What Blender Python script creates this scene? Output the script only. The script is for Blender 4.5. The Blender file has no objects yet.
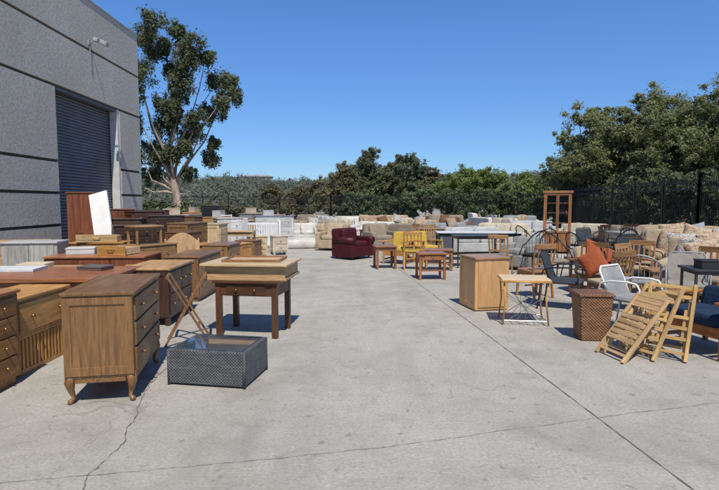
import bpy, math, random
import numpy as np
from mathutils import Vector, Matrix, Euler
R=math.radians
random.seed(7); rng=np.random.default_rng(7)
scene=bpy.context.scene
COL=scene.collection
scene.view_settings.view_transform='Standard'
scene.view_settings.look='None'
scene.view_settings.exposure=0

# ---------------------------------------------------------------- mesh builder
class M:
    def __init__(s): s.v=[]; s.f=[]
    def _add(s,vs,fs):
        o=len(s.v); s.v+= [tuple(v) for v in vs]; s.f+=[tuple(i+o for i in f) for f in fs]; return s
    def box(s,cx,cy,cz,sx,sy,sz,rot=None):
        vs=[]
        for x in(-.5,.5):
            for y in(-.5,.5):
                for z in(-.5,.5):
                    p=Vector((x*sx,y*sy,z*sz))
                    if rot: p=rot@p
                    vs.append(p+Vector((cx,cy,cz)))
        return s._add(vs,[(0,1,3,2),(4,6,7,5),(0,4,5,1),(2,3,7,6),(0,2,6,4),(1,5,7,3)])
    def bb(s,x0,x1,y0,y1,z0,z1): return s.box((x0+x1)/2,(y0+y1)/2,(z0+z1)/2,x1-x0,y1-y0,z1-z0)
    def beam(s,p0,p1,w,t,up=(0,0,1)):
        p0=Vector(p0);p1=Vector(p1);d=p1-p0;L=d.length;d.normalize();u=Vector(up)
        if abs(d.dot(u))>.98:u=Vector((0,1,0))
        a=d.cross(u).normalized();b=a.cross(d)
        rot=Matrix((a,b,d)).transposed();c=(p0+p1)/2
        return s.box(c.x,c.y,c.z,w,t,L,rot)
    def tube(s,pts,r,n=8,cap=True):
        pts=[Vector(p) for p in pts]
        if not hasattr(r,'__len__'): r=[r]*len(pts)
        vs=[];fs=[];prev=None
        for i,p in enumerate(pts):
            d=(pts[min(i+1,len(pts)-1)]-pts[max(i-1,0)]).normalized()
            if prev is None:
                a=d.cross(Vector((0,0,1)))
                if a.length<.1:a=d.cross(Vector((0,1,0)))
            else:
                a=prev-d*prev.dot(d)
            a.normalize();prev=a;b=d.cross(a)
            for k in range(n):
                t=2*math.pi*k/n
                vs.append(p+(a*math.cos(t)+b*math.sin(t))*r[i])
        for i in range(len(pts)-1):
            for k in range(n):
                k2=(k+1)%n
                fs.append((i*n+k,i*n+k2,(i+1)*n+k2,(i+1)*n+k))
        if cap:
            fs.append(tuple(range(n))[::-1]);fs.append(tuple((len(pts)-1)*n+k for k in range(n)))
        return s._add(vs,fs)
    def blob(s,cx,cy,cz,sx,sy,sz,e=.35,rot=None,nu=20,nv=12,noise=.0):
        vs=[];fs=[]
        def pw(c): return math.copysign(abs(c)**e,c)
        for j in range(nv+1):
            ph=-math.pi/2+math.pi*j/nv
            for i in range(nu):
                th=2*math.pi*i/nu
                p=Vector((sx/2*pw(math.cos(ph))*pw(math.cos(th)),sy/2*pw(math.cos(ph))*pw(math.sin(th)),sz/2*pw(math.sin(ph))))
                if noise: p*=1+random.uniform(-noise,noise)
                if rot:p=rot@p
                vs.append(p+Vector((cx,cy,cz)))
        for j in range(nv):
            for i in range(nu):
                i2=(i+1)%nu
                fs.append((j*nu+i,j*nu+i2,(j+1)*nu+i2,(j+1)*nu+i))
        return s._add(vs,fs)

def link(o): COL.objects.link(o); return o
def thing(name,label,cat,loc,rot=0,group=None):
    e=bpy.data.objects.new(name,None); e.empty_display_size=.2
    e.location=loc if len(loc)==3 else (loc[0],loc[1],0)
    e.rotation_euler=rot if hasattr(rot,'__len__') else (0,0,R(rot))
    e["label"]=label; e["category"]=cat
    if group:e["group"]=group
    return link(e)
def mesh_obj(name,m,mat,bevel=0,smooth=False):
    me=bpy.data.meshes.new(name); me.from_pydata(m.v,[],m.f); me.update()
    me.materials.append(mat)
    if smooth: me.polygons.foreach_set('use_smooth',[True]*len(me.polygons))
    o=bpy.data.objects.new(name,me); link(o)
    if bevel:
        b=o.modifiers.new('bevel','BEVEL');b.width=bevel;b.segments=2;b.limit_method='ANGLE'
    return o
def part(th,name,m,mat,bevel=0,smooth=False,label=None):
    o=mesh_obj(name,m,mat,bevel,smooth); o.parent=th
    if label:o["label"]=label
    return o

# ---------------------------------------------------------------- materials
def newmat(name):
    m=bpy.data.materials.new(name);m.use_nodes=True
    nt=m.node_tree; return m,nt,nt.nodes['Principled BSDF']
def N(nt,t,**k):
    n=nt.nodes.new(t)
    for a,b in k.items():
        if hasattr(n,a):setattr(n,a,b)
        else:n.inputs[a].default_value=b
    return n
def mixc(nt,fac,a,b,mode='MIX'):
    n=nt.nodes.new('ShaderNodeMix');n.data_type='RGBA';n.blend_type=mode
    for s,v in((0,fac),(6,a),(7,b)):
        if isinstance(v,(int,float)): n.inputs[s].default_value=v
        elif isinstance(v,tuple): n.inputs[s].default_value=(v[0],v[1],v[2],1)
        else: nt.links.new(v,n.inputs[s])
    return n.outputs[2]
def noise(nt,vec,scale,detail=4,rough=.55,dist=0):
    n=N(nt,'ShaderNodeTexNoise');n.inputs['Scale'].default_value=scale;n.inputs['Detail'].default_value=detail
    n.inputs['Roughness'].default_value=rough;n.inputs['Distortion'].default_value=dist
    if vec is not None:nt.links.new(vec,n.inputs['Vector'])
    return n.outputs['Fac']
def ramp(nt,fac,lo,hi,a=0.,b=1.):
    n=N(nt,'ShaderNodeMapRange');nt.links.new(fac,n.inputs[0])
    n.inputs[1].default_value=lo;n.inputs[2].default_value=hi;n.inputs[3].default_value=a;n.inputs[4].default_value=b
    return n.outputs[0]
def objco(nt,scale=(1,1,1)):
    t=N(nt,'ShaderNodeTexCoord');mp=N(nt,'ShaderNodeMapping');mp.inputs['Scale'].default_value=scale
    nt.links.new(t.outputs['Object'],mp.inputs['Vector']);return mp.outputs[0]
def bump(nt,b,h,strength,dist=.01):
    n=N(nt,'ShaderNodeBump');n.inputs['Strength'].default_value=strength;n.inputs['Distance'].default_value=dist
    nt.links.new(h,n.inputs['Height']);nt.links.new(n.outputs[0],b.inputs['Normal'])
def sc(c,f): return tuple(x*f for x in c)
_wood={}
def wood(c,grain='x',rough=.38,contrast=.46):
    key=(c,grain,rough)
    if key in _wood:return _wood[key]
    m,nt,b=newmat('wood')
    s={'x':(1.6,22,22),'z':(22,22,1.6),'y':(22,1.6,22)}[grain]
    v=objco(nt,s)
    n1=noise(nt,v,1.3,6,.6,1.1); n2=noise(nt,objco(nt,tuple(k*4 for k in s)),1.5,3,.6)
    n3=noise(nt,objco(nt),2.2,3);n4=noise(nt,objco(nt),14,5,.7)
    c1=mixc(nt,ramp(nt,n1,.32,.68),sc(c,1-contrast),sc(c,1+contrast*.65))
    c2=mixc(nt,ramp(nt,n2,.45,.7,0,contrast*.9),c1,sc(c,.42))
    c3=mixc(nt,ramp(nt,n3,.4,.75,0,.32),c2,sc(c,.55))
    c3=mixc(nt,ramp(nt,n4,.66,.74,0,.35),c3,sc(c,.35))
    oi=N(nt,'ShaderNodeObjectInfo')
    hv=N(nt,'ShaderNodeHueSaturation');nt.links.new(c3,hv.inputs['Color'])
    nt.links.new(ramp(nt,oi.outputs['Random'],0,1,.85,1.15),hv.inputs['Value'])
    nt.links.new(hv.outputs[0],b.inputs['Base Color'])
    nt.links.new(ramp(nt,n3,.3,.7,rough-.06,rough+.2),b.inputs['Roughness'])
    bump(nt,b,n2,.25,.003)
    _wood[key]=m;return m
def woods(c,rough=.38): return wood(c,'x',rough),wood(c,'z',rough)
_fab={}
def fabric(c,c2=None,pscale=6,rough=.9):
    key=(c,c2,pscale)
    if key in _fab:return _fab[key]
    m,nt,b=newmat('fabric')
    v=objco(nt)
    n=noise(nt,v,3,3);w=noise(nt,v,9,2,.5,.8)
    col=mixc(nt,ramp(nt,n,.35,.7),sc(c,.78),sc(c,1.06))
    if c2:
        vo=noise(nt,v,pscale,2,.5,1.5)
        col=mixc(nt,ramp(nt,vo,.52,.56),col,c2)
    nt.links.new(col,b.inputs['Base Color']);b.inputs['Roughness'].default_value=rough
    b.inputs['Specular IOR Level'].default_value=.2
    a=N(nt,'ShaderNodeMath',operation='ADD');nt.links.new(n,a.inputs[0]);nt.links.new(ramp(nt,w,0,1,0,.4),a.inputs[1])
    bump(nt,b,a.outputs[0],.7,.04)
    _fab[key]=m;return m
_pl={}
def plain(c,rough=.5,metal=0,var=.15):
    key=(c,rough,metal)
    if key in _pl:return _pl[key]
    m,nt,b=newmat('painted')
    n=noise(nt,objco(nt),5,5)
    col=mixc(nt,ramp(nt,n,.35,.7),sc(c,1-var),sc(c,1+var*.3))
    nt.links.new(col,b.inputs['Base Color']);b.inputs['Roughness'].default_value=rough;b.inputs['Metallic'].default_value=metal
    _pl[key]=m;return m
def wicker(c1,c2,ku=120,kz=110):
    m,nt,b=newmat('wicker')
    t=N(nt,'ShaderNodeTexCoord');sp=N(nt,'ShaderNodeSeparateXYZ');nt.links.new(t.outputs['Object'],sp.inputs[0])
    def ma(op,a,bb=None):
        n=N(nt,'ShaderNodeMath',operation=op)
        for i,x in enumerate((a,bb)):
            if x is None:continue
            if isinstance(x,(int,float)):n.inputs[i].default_value=x
            else:nt.links.new(x,n.inputs[i])
        return n.outputs[0]
    u=ma('ADD',sp.outputs[0],sp.outputs[1])
    s1=ma('SINE',ma('MULTIPLY',u,ku));
    s2=ma('SINE',ma('MULTIPLY',sp.outputs[2],kz))
    s3=ma('SINE',ma('MULTIPLY',sp.outputs[2],kz*2))
    pr=ma('ADD',ma('MULTIPLY',s1,s2),ma('MULTIPLY',s3,.35));h=ramp(nt,pr,-.8,.8)
    nz=noise(nt,t.outputs['Object'],14,5,.7)
    hh=ma('MULTIPLY',h,ramp(nt,nz,.3,.7,.45,1.2))
    col=mixc(nt,hh,c1,c2)
    nz2=noise(nt,objco(nt,(3,3,40)),1.5,4)
    col=mixc(nt,ramp(nt,nz2,.5,.75,0,.45),col,sc(c2,1.3))
    nt.links.new(col,b.inputs['Base Color']);b.inputs['Roughness'].default_value=.55
    bump(nt,b,h,.9,.006);return m

OAK=(.42,.235,.095); DOAK=(.235,.118,.043); HONEY=(.56,.28,.08); CHERRY=(.3,.115,.048); ESP=(.06,.028,.016)
LTOAK=(.58,.38,.18); TAN=(.58,.35,.165); MAH=(.2,.065,.028); BLONDE=(.66,.48,.27); WALN=(.26,.135,.062)
TANP=(.56,.32,.135)
for gg in('x','z'): _wood[(TANP,gg,.38)]=wood(TANP,gg,.381,.2)
BRASS=plain((.35,.22,.08),.35,.8); BLACKM=plain((.015,.015,.016),.45,.2); DARK=plain((.012,.01,.01),.6)
WHITE=plain((.8,.79,.76),.45,0,.08); GREYM=plain((.3,.31,.31),.6)

# ---------------------------------------------------------------- furniture
def dresser(loc,rot,w,d,h,c,label,rows=3,cols=1,leg='block',leg_h=.1,name='dresser',cat='dresser',knob=True,group=None,z=0,doors=False,topc=None):
    th=thing(name,label,cat,(loc[0],loc[1],z),rot,group)
    wx,wz=woods(c)
    hb=h-.03
    part(th,'body',M().bb(-w/2,w/2,-d/2,d/2,leg_h,hb),wz,.004)
    m=M().bb(-w/2-.02,w/2+.02,-d/2-.025,d/2+.01,hb+.001,h)
    part(th,'top',m,wood(topc or c,'x',.28),.006)
    for sx in(-1,1):
        m=M()
        x=sx*(w/2+.004)
        for y0,y1,z0,z1 in((-d/2+.002,-d/2+.06,leg_h+.02,hb-.01),(d/2-.06,d/2-.002,leg_h+.02,hb-.01),(-d/2+.059,d/2-.059,hb-.07,hb-.011),(-d/2+.059,d/2-.059,leg_h+.021,leg_h+.09)):
            m.bb(x-.006,x+.006-(.001 if y1-y0>.1 else 0)*sx,y0,y1,z0,z1)
        part(th,'side_panel',m,wz,.002)
    H=hb-leg_h-.05; rh=H/rows; cw=(w-.06)/cols
    for r in range(rows):
        for k in range(cols):
            cx=-w/2+.03+cw*(k+.5);cz=leg_h+.03+rh*(r+.5)
            hh=rh-.018
            dr=part(th,'door' if doors else 'drawer',M().bb(cx-cw/2+.008,cx+cw/2-.008,-d/2-.016,-d/2+.002,cz-hh/2,cz+hh/2),wz if doors else wx,.005)
            if knob:
                xs=(cx,) if cw<.45 else(cx-cw*.28,cx+cw*.28)
                if doors: xs=(cx+cw*.38*(1 if k%2==0 else -1),)
                for x in xs: 
                    part(dr,'handle',M().tube([(x,-d/2-.014,cz),(x,-d/2-.028,cz),(x,-d/2-.044,cz)],[.008,.009,.016],8),BRASS if c!=DOAK else wood(c,'z'),0,True)
    if leg=='cab':
        for sx in(-1,1):
            for sy in(-1,1):
                x=sx*(w/2-.04);y=sy*(d/2-.04)
                pts=[(x,y,leg_h+.03),(x+sx*.014,y+sy*.014,leg_h*.82),(x+sx*.006,y+sy*.006,leg_h*.5),(x-sx*.008,y-sy*.008,leg_h*.2),(x+sx*.012,y+sy*.012,.022),(x+sx*.016,y+sy*.016,0)]
                part(th,'leg',M().tube(pts,[.042,.04,.024,.015,.024,.02],10),wz,0,True)
        for m in (M().bb(-w/2+.06,w/2-.06,-d/2+.006,-d/2+.03,leg_h-.045,leg_h-.001),M().bb(-w/2+.004,-w/2+.03,-d/2+.07,d/2-.07,leg_h-.04,leg_h-.001),M().bb(w/2-.03,w/2-.004,-d/2+.07,d/2-.07,leg_h-.04,leg_h-.001)):
            part(th,'apron',m,wx,.004)
    elif leg=='block':
        for sx in(-1,1):
            for sy in(-1,1):
                part(th,'leg',M().bb(*sorted((sx*(w/2-.003),sx*(w/2-.06))),*sorted((sy*(d/2-.003),sy*(d/2-.06))),0,leg_h-.001),wz,.004)
    else:
        part(th,'plinth',M().bb(-w/2+.02,w/2-.02,-d/2+.03,d/2-.01,0,leg_h-.001),wz)
    return th
def table(loc,rot,w,d,h,c,label,name='table',cat='table',top=.03,leg=.05,apron=.09,topmat=None,legmat=None,shelf=None,drawer=False,turned=False,group=None,z=0,over=.03):
    th=thing(name,label,cat,(loc[0],loc[1],z),rot,group)
    wx,wz=woods(c)
    part(th,'tabletop',M().bb(-w/2,w/2,-d/2,d/2,h-top,h),topmat or wood(c,'x',.26),.006)
    lm=legmat or wz
    a=w/2-over;b=d/2-over
    if apron:
        z0=h-top-apron;z1=h-top-.001
        m=M().bb(-a+leg,a-leg,-b+.006,-b+.026,z0,z1).bb(-a+leg,a-leg,b-.026,b-.006,z0,z1).bb(-a+.006,-a+.026,-b+leg,b-leg,z0,z1).bb(a-.026,a-.006,-b+leg,b-leg,z0,z1)
        part(th,'apron',m,legmat or wx,.003)
    if drawer:
        dr=part(th,'drawer',M().bb(-a*.62,a*.62,-b-.008,-b+.005,h-top-apron+.012,h-top-.012),wx,.003)
        for kx in ((0,) if w<.7 else (-a*.3,a*.3)):
            part(dr,'handle',M().tube([(kx,-b-.009,h-top-apron/2),(kx,-b-.03,h-top-apron/2)],[.008,.015],8),BRASS,0,True)
    for sx in(-1,1):
        for sy in(-1,1):
            x=sx*(a-leg/2);y=sy*(b-leg/2)
            part(th,'leg',M().bb(x-leg/2,x+leg/2,y-leg/2,y+leg/2,0,h-top-.001),lm,.004)
    if shelf is not None:
        part(th,'shelf',M().bb(-a+leg*.5,a-leg*.5,-b+leg*.5,b-leg*.5,shelf,shelf+.02),wx,.003)
    return th
def sofa(loc,rot,w,mat,label,n=2,h=.84,d=.9,name='sofa',cat='sofa',arm=.17,cm=None,group=None,rolled=False,arm_h=.6,z=0):
    th=thing(name,label,cat,(loc[0],loc[1],z),rot,group)
    cm=cm or mat
    part(th,'base',M().bb(-w/2+.03,w/2-.03,-d/2+.04,d/2-.02,.08,.36),mat,.02)
    part(th,'backrest',M().blob(0,d/2-.12,.5*h+.04,w-.06,.2,h-.1,.17,Matrix.Rotation(R(-6),3,'X'),32,14),mat,0,True)
    for sx in(-1,1):
        x=sx*(w/2-arm/2)
        m=M().blob(x,-.01,.06+arm_h*.47,arm,d-.04,arm_h*.94,.15,None,24,14)
        if rolled: m.tube([(x+sx*.02,-d/2+.0,arm_h-.06),(x+sx*.02,d/2-.1,arm_h-.06)],arm*.58,14)
        part(th,'armrest',m,mat,0,True)
    cw=(w-2*arm)/n
    for k in range(n):
        cx=-w/2+arm+cw*(k+.5)
        part(th,'seat_cushion',M().blob(cx,-.1,.43,cw-.01,d-.3,.16,.24,Matrix.Rotation(R(random.uniform(-3,3)),3,'Y'),24,12,.003),cm,0,True)
        part(th,'back_cushion',M().blob(cx,d/2-.27,.6*h+.1,cw-.02,.18,h*.54,.38,Matrix.Rotation(R(-10+random.uniform(-8,8)),3,'X')@Matrix.Rotation(R(random.uniform(-9,9)),3,'Y'),24,12,.004),cm,0,True)
    for sx in(-1,1):
        for sy in(-1,1):
            part(th,'leg',M().tube([(sx*(w/2-.12),sy*(d/2-.12),0),(sx*(w/2-.12),sy*(d/2-.12),.09)],[.02,.03],8),wood(ESP,'z'),0)
    return th
def pillow(loc,rot,s,mat,label,group='throw pillows on the sofas'):
    th=thing('pillow',label,'pillow',loc,rot,group)
    vs=[];fs=[];n=16
    m=M()
    for side in(-1,1):
        o=len(vs)
        for j in range(n+1):
            for i in range(n+1):
                u=-1+2*i/n;v=-1+2*j/n
                t=max(0,(1-u**4)*(1-v**4))**.55
                px=u*s/2*(1-.07*(1-v*v)*abs(u));pz=v*s/2*(1-.07*(1-u*u)*abs(v))
                vs.append((px,side*(s*.17*t+.002),pz))
        for j in range(n):
            for i in range(n):
                a=o+j*(n+1)+i;q=(a,a+1,a+n+2,a+n+1);fs.append(q if side<0 else q[::-1])
    m._add(vs,fs)
    part(th,'cover',m,mat,0,True);return th
def chair(loc,rot,c,seatmat,label,h=.92,slats=4,arms=False,group=None,woodm=None,name='dining_chair'):
    th=thing(name,label,'chair',(loc[0],loc[1],0),rot,group)
    wz=woodm or wood(c,'z');wx=woodm or wood(c,'x')
    w=.44;d=.43;s=.45
    part(th,'seat',M().blob(0,0,s,w,d,.06,.2),seatmat,0,True)
    for sx in(-1,1):
        part(th,'leg',M().beam((sx*.19,-.18,s-.02),(sx*.2,-.2,0),.036,.036),wz,.003)
        part(th,'leg',M().beam((sx*.185,.19,s-.02),(sx*.19,.25,0),.036,.036),wz,.003)
    m=M()
    for sx in(-1,1):
        m.tube([(sx*.19,.2,s-.02),(sx*.2,.22,s+.2),(sx*.205,.28,h)],[.02,.018,.015],8)
    for k in range(slats):
        x=(-.5+(k+.5)/slats)*.34
        m.beam((x,.222,s+.14),(x,.27,h-.05),.03,.012,(0,1,0))
    m.beam((-.2,.272,h-.04),(.2,.272,h-.04),.02,.09)
    m.beam((-.19,.222,s+.13),(.19,.222,s+.13),.02,.035)
    part(th,'backrest',m,wx,.002)
    m=M().beam((-.19,-.18,s-.05),(.19,-.18,s-.05),.02,.05).beam((-.19,-.17,s-.05),(-.185,.19,s-.05),.02,.05).beam((.19,-.17,s-.05),(.185,.19,s-.05),.02,.05).beam((-.19,0,.2),(.19,0,.2),.02,.02)
    part(th,'seat_rail',m,wx)
    if arms:
        for sx in(-1,1):
            part(th,'armrest',M().tube([(sx*.2,.23,s+.22),(sx*.24,0,s+.22),(sx*.23,-.17,s+.2),(sx*.2,-.19,s)],[.018,.02,.018,.015],8),wz,0,True)
    return th
def tub_chair(loc,rot,mat,seatmat,label,group=None,name='patio_chair',h=.85,spind=13):
    th=thing(name,label,'chair',(loc[0],loc[1],0),rot,group)
    arc=[]
    for k in range(15):
        t=R(-20+220*k/14); x=.29*math.cos(t);y=.26*math.sin(t)
        arc.append((x,y,.66+ (h-.66)*max(0,math.sin(t))**1.3))
    part(th,'back_rim',M().tube([(.28,-.22,.45)]+arc+[(-.28,-.22,.45)],.014,8),mat,0,True)
    m=M()
    for k in range(1,14):
        p=arc[k];m.tube([(p[0]*.85,p[1]*.85,.45),p],.004,5)
    part(th,'backrest',m,mat)
    part(th,'seat',M().blob(0,0,.45,.48,.46,.07,.3),seatmat,0,True)
    for sx in(-1,1):
        for sy in(-1,1):
            part(th,'leg',M().tube([(sx*.2,sy*.18,.44),(sx*.23,sy*.23,.2),(sx*.25,sy*.26,0)],.012,8),mat,0,True)
    return th
def metal_armchair(loc,rot,mat,seatmat,label,group=None,h=.86):
    th=thing('metal_chair',label,'chair',(loc[0],loc[1],0),rot,group)
    for sx in(-1,1):
        x=sx*.27
        part(th,'armrest',M().tube([(x,-.26,0),(x,-.25,.3),(x,-.24,.58),(x,-.2,.635),(x,-.1,.65),(x,.12,.64),(x,.24,.6),(x,.27,.5),(x,.29,.2),(x,.32,0)],.012,8),mat,0,True)
    part(th,'back_frame',M().tube([(-.24,.14,.42),(-.24,.22,.62),(-.235,.28,h-.05),(-.2,.29,h),(.2,.29,h),(.235,.28,h-.05),(.24,.22,.62),(.24,.14,.42)],.012,8),mat,0,True)
    part(th,'backrest',M()._add([(-.23,.15,.44),(.23,.15,.44),(.23,.22,.64),(-.23,.22,.64),(.22,.285,h-.02),(-.22,.285,h-.02)],[(0,1,2,3),(3,2,4,5)]),seatmat)
    part(th,'seat',M().blob(0,-.05,.42,.5,.46,.05,.2),seatmat,0,True)
    part(th,'seat_frame',M().tube([(-.27,-.24,.41),(.27,-.24,.41)],.011,6).tube([(-.27,.2,.41),(.27,.2,.41)],.011,6),mat)
    return th
def wood_armchair(loc,rot,c,cush,label,w=.72,group=None,name='armchair',bh=.46):
    th=thing(name,label,'armchair',(loc[0],loc[1],0),rot,group)
    wz=wood(c,'z');wx=wood(c,'y')
    d=.75
    for sx in(-1,1):
        x=sx*(w/2-.03)
        part(th,'leg',M().beam((x,-d/2+.06,0),(x,-d/2+.06,.57),.05,.04),wz,.006)
        part(th,'leg',M().beam((x,d/2-.08,0),(x,d/2-.08,.57),.05,.04),wz,.006)
        part(th,'armrest',M().bb(x-.045,x+.045,-d/2-.02,d/2-.02,.571,.605),wx,.012)
        part(th,'side_rail',M().bb(x-.012,x+.012,-d/2+.09,d/2-.11,.24,.33),wx,.004)
        part(th,'side_rail',M().bb(x-.012,x+.012,-d/2+.09,d/2-.11,.1,.14),wx,.004)
    part(th,'seat_rail',M().bb(-w/2+.056,w/2-.056,-d/2+.045,-d/2+.075,.22,.33),wood(c,'x'),.004)
    part(th,'seat_cushion',M().blob(0,-.02,.39,w-.13,d-.12,.15,.28,None,24,12),cush,0,True)
    part(th,'back_cushion',M().blob(0,d/2-.16,.37+bh/2,w-.13,.15,bh,.32,Matrix.Rotation(R(-14),3,'X'),24,12),cush,0,True)
    return th

# ================================================================= LEFT
dresser((-2.17,4.6),101,1.08,.52,.9,DOAK,'dark oak dresser with curved cabriole legs on the concrete',3,1,'cab',.21,name='dresser')
dresser((-3.28,4.12),91,.92,.5,.84,(.36,.16,.052),'brown wooden chest of drawers beside the oak dresser',4,1,'plinth',.07,name='chest_of_drawers',cat='chest of drawers')
th=dresser((-3.38,5.12),90,.86,.5,.73,HONEY,'honey coloured pine cabinet with a slatted lower front',1,1,'plinth',.36,name='cabinet',cat='cabinet')
m=M()
for k in range(15):
    x=-.4+k*.8/14; m.bb(x-.014,x+.014,-.252,-.232,.05,.335)
m.bb(-.43,.43,-.25,-.228,.0,.049).bb(-.43,.43,-.25,-.228,.336,.359)
part(th,'slatted_front',m,wood(HONEY,'z'),.002)
for sx in(-1,1): part(th,'lower_side',M().bb(sx*.42-.01,sx*.42+.01,-.227,.24,0,.359),wood(HONEY,'z'),.002)
table((-3.72,6.25),4,1.75,1.15,.77,CHERRY,'large cherry red dining table with a glossy top',top=.045,leg=.08,apron=.1,name='dining_table')
table((-4.9,5.3),0,1.1,.9,.74,(.3,.12,.048),'dark red wooden desk with a scuffed top',drawer=True,name='desk',cat='desk')
th=thing('laminate_sheet','flat white laminate sheet lying on the table','board',(-4.25,6.4,.772),8)
part(th,'sheet',M().bb(-.3,.3,-.2,.2,0,.035),plain((.6,.61,.6),.5),.004)
dresser((-5.15,8.3),10,.78,.5,1.0,(.4,.385,.34),'grey beige metal storage cabinet with two doors',1,2,'plinth',.05,name='storage_cabinet',cat='cabinet',doors=True,topc=(.5,.5,.47))
dresser((-6.2,7.4),40,.8,.5,.8,BLONDE,'pale wooden cabinet near the building wall',2,1,'block',name='cabinet',cat='cabinet')
dresser((-4.0,8.2),3,1.45,.8,.8,MAH,'long dark mahogany sideboard with doors',1,3,'block',.1,name='sideboard',cat='sideboard',doors=True,topc=(.36,.15,.06))
dresser((-2.78,7.2),91,1.0,.6,.76,ESP,'dark credenza with a light oak top',2,2,'block',.1,name='credenza',cat='credenza',topc=(.5,.29,.12))
dresser((-2.86,9.0),89,1.25,.55,.74,WALN,'low walnut brown credenza with drawers',2,2,'plinth',.06,name='credenza',cat='credenza',topc=(.26,.13,.055))
dresser((-3.9,9.6),60,.9,.5,.85,OAK,'medium oak dresser standing in the row',3,2,'block',name='dresser')
dresser((-4.85,9.8),5,.95,.5,.88,HONEY,'orange toned wooden dresser facing the yard',3,2,'block',name='dresser')
gd='dark chests of drawers in a row'
for x,y,r,w_,h_,c_ in[(-4.7,10.9,30,.8,1.15,ESP),(-4.0,12.2,80,.95,1.15,WALN),(-5.4,12.0,10,.85,1.25,(.09,.045,.025)),(-4.75,12.9,20,.8,1.3,ESP),(-5.5,13.4,45,.8,1.4,(.1,.045,.025)),(-4.9,14.0,70,.9,1.25,(.3,.15,.06)),(-3.75,11.15,85,.7,1.0,(.18,.085,.04))]:
    dresser((x,y),r,w_,.5,h_,c_,'tall dark brown chest of drawers',5,1,'block',name='chest_of_drawers',cat='chest of drawers',group=gd)
dresser((-3.6,12.9),85,.6,.5,1.1,BLONDE,'pale blonde wood chest of drawers',4,1,'block',name='chest_of_drawers',cat='chest of drawers')
table((-3.4,14.2),3,1.1,.7,.85,LTOAK,'light oak table with a plain top',name='table')
table((-3.1,11.2),12,.8,.6,.74,HONEY,'honey pine side table with a drawer',name='side_table',drawer=True)
dresser((-2.75,10.4),86,.8,.5,.8,(.3,.16,.07),'small walnut cabinet beside the side table',2,1,'block',name='cabinet',cat='cabinet')
dresser((-5.9,9.1),20,.8,.5,.95,TAN,'tan wooden chest of drawers near the wall',4,1,'block',name='chest_of_drawers',cat='chest of drawers')
dresser((-4.35,7.3),2,.9,.5,.7,LTOAK,'low light oak cabinet behind the red table',1,2,'plinth',.05,name='cabinet',cat='cabinet',doors=True)
table((-3.25,8.0),86,.55,.45,.68,(.55,.28,.09),'small orange wooden side table between cabinets',name='side_table')
def box_item(x,y,z,r,sx,sy,sz,c,lb,nm='storage_box'):
    th=thing(nm,lb,'box',(x,y,z),r)
    mt=plain(c,.55)
    part(th,'body',M().bb(-sx/2,sx/2,-sy/2,sy/2,0,sz-.02),mt,.006)
    part(th,'lid',M().bb(-sx/2-.006,sx/2+.006,-sy/2-.006,sy/2+.006,sz-.0195,sz),mt,.003)
def loose_drawer(x,y,z,r,w,d,c,lb):
    th=thing('loose_drawer',lb,'drawer',(x,y,z),r);wx,wz=woods(c)
    part(th,'front_panel',M().bb(-w/2,w/2,-d/2-.02,-d/2,0,.14),wx,.004)
    part(th,'tray',M().bb(-w/2+.02,-w/2+.035,-d/2+.001,d/2,.01,.11).bb(w/2-.035,w/2-.02,-d/2+.001,d/2,.01,.11).bb(-w/2+.036,w/2-.036,d/2-.015,d/2-.001,.01,.11).bb(-w/2+.036,w/2-.036,-d/2+.001,d/2-.016,.012,.02),wood(BLONDE,'x'))
    part(th,'handle',M().tube([(-.06,-d/2-.021,.08),(-.05,-d/2-.045,.08),(.05,-d/2-.045,.08),(.06,-d/2-.021,.08)],.006,6),BRASS)
loose_drawer(-4.85,9.75,.881,12,.7,.4,LTOAK,'loose light wood drawer lying on a dresser')
loose_drawer(-3.75,8.15,.801,-14,.5,.36,HONEY,'loose honey coloured drawer lying on the sideboard')
box_item(-4.4,8.25,.801,20,.4,.3,.1,(.55,.55,.52),'flat pale box lying on the sideboard')
box_item(-3.3,6.5,.771,-12,.34,.24,.05,(.12,.1,.09),'flat dark tray box on the red table')
box_item(-4.55,7.3,.701,8,.36,.3,.06,(.6,.5,.36),'flat tan box on the low cabinet')
table((-3.95,9.6),50,.55,.42,.34,OAK,'small oak stool table stacked on a dresser',z=.851,name='stool_table',leg=.035,apron=.05)
# headboard leaning
th=thing('headboard','tan wooden headboard with an arched top leaning on furniture','headboard',(-3.5,10.3,0),(R(-8),0,R(20)))
m=M()
n=14
vs=[];
for k in range(n+1):
    x=-.3+.6*k/n; z=.85+.17*math.sin(math.pi*k/n)
    vs+= [(x,-.015,0.12),(x,.015,0.12),(x,.015,z),(x,-.015,z)]
fs=[]
for k in range(n):
    a=4*k;b=4*(k+1)
    for i in range(4): fs.append((a+i,b+i,b+(i+1)%4,a+(i+1)%4))
fs+=[(0,1,2,3),(4*n+3,4*n+2,4*n+1,4*n)]
m._add(vs,fs)
part(th,'panel',m,wood(TAN,'z'))
part(th,'leg',M().bb(-.33,-.3,-.022,.022,0,.9),wood(TAN,'z'),.004)
part(th,'leg',M().bb(.3,.33,-.022,.022,0,.9),wood(TAN,'z'),.004)
# folding stand
th=thing('folding_stand','brown wooden folding stand with crossed legs','stand',(-1.98,5.95,0),15)
wz=wood((.24,.12,.05),'z')
for y in(-.18,.18):
    part(th,'leg',M().beam((-.24,y,0),(.2,y,.78),.022,.035,(0,1,0)),wz,.003)
    part(th,'leg',M().beam((.24,y*.85,0),(-.2,y*.85,.78),.022,.035,(0,1,0)),wz,.003)
for m in (M().beam((.2,-.2,.77),(.2,.2,.77),.03,.03),M().beam((-.2,-.17,.77),(-.2,.17,.77),.03,.03),M().beam((.12,-.16,.2),(.12,.16,.2),.02,.02)):
    part(th,'crossbar',m,wz)
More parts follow.
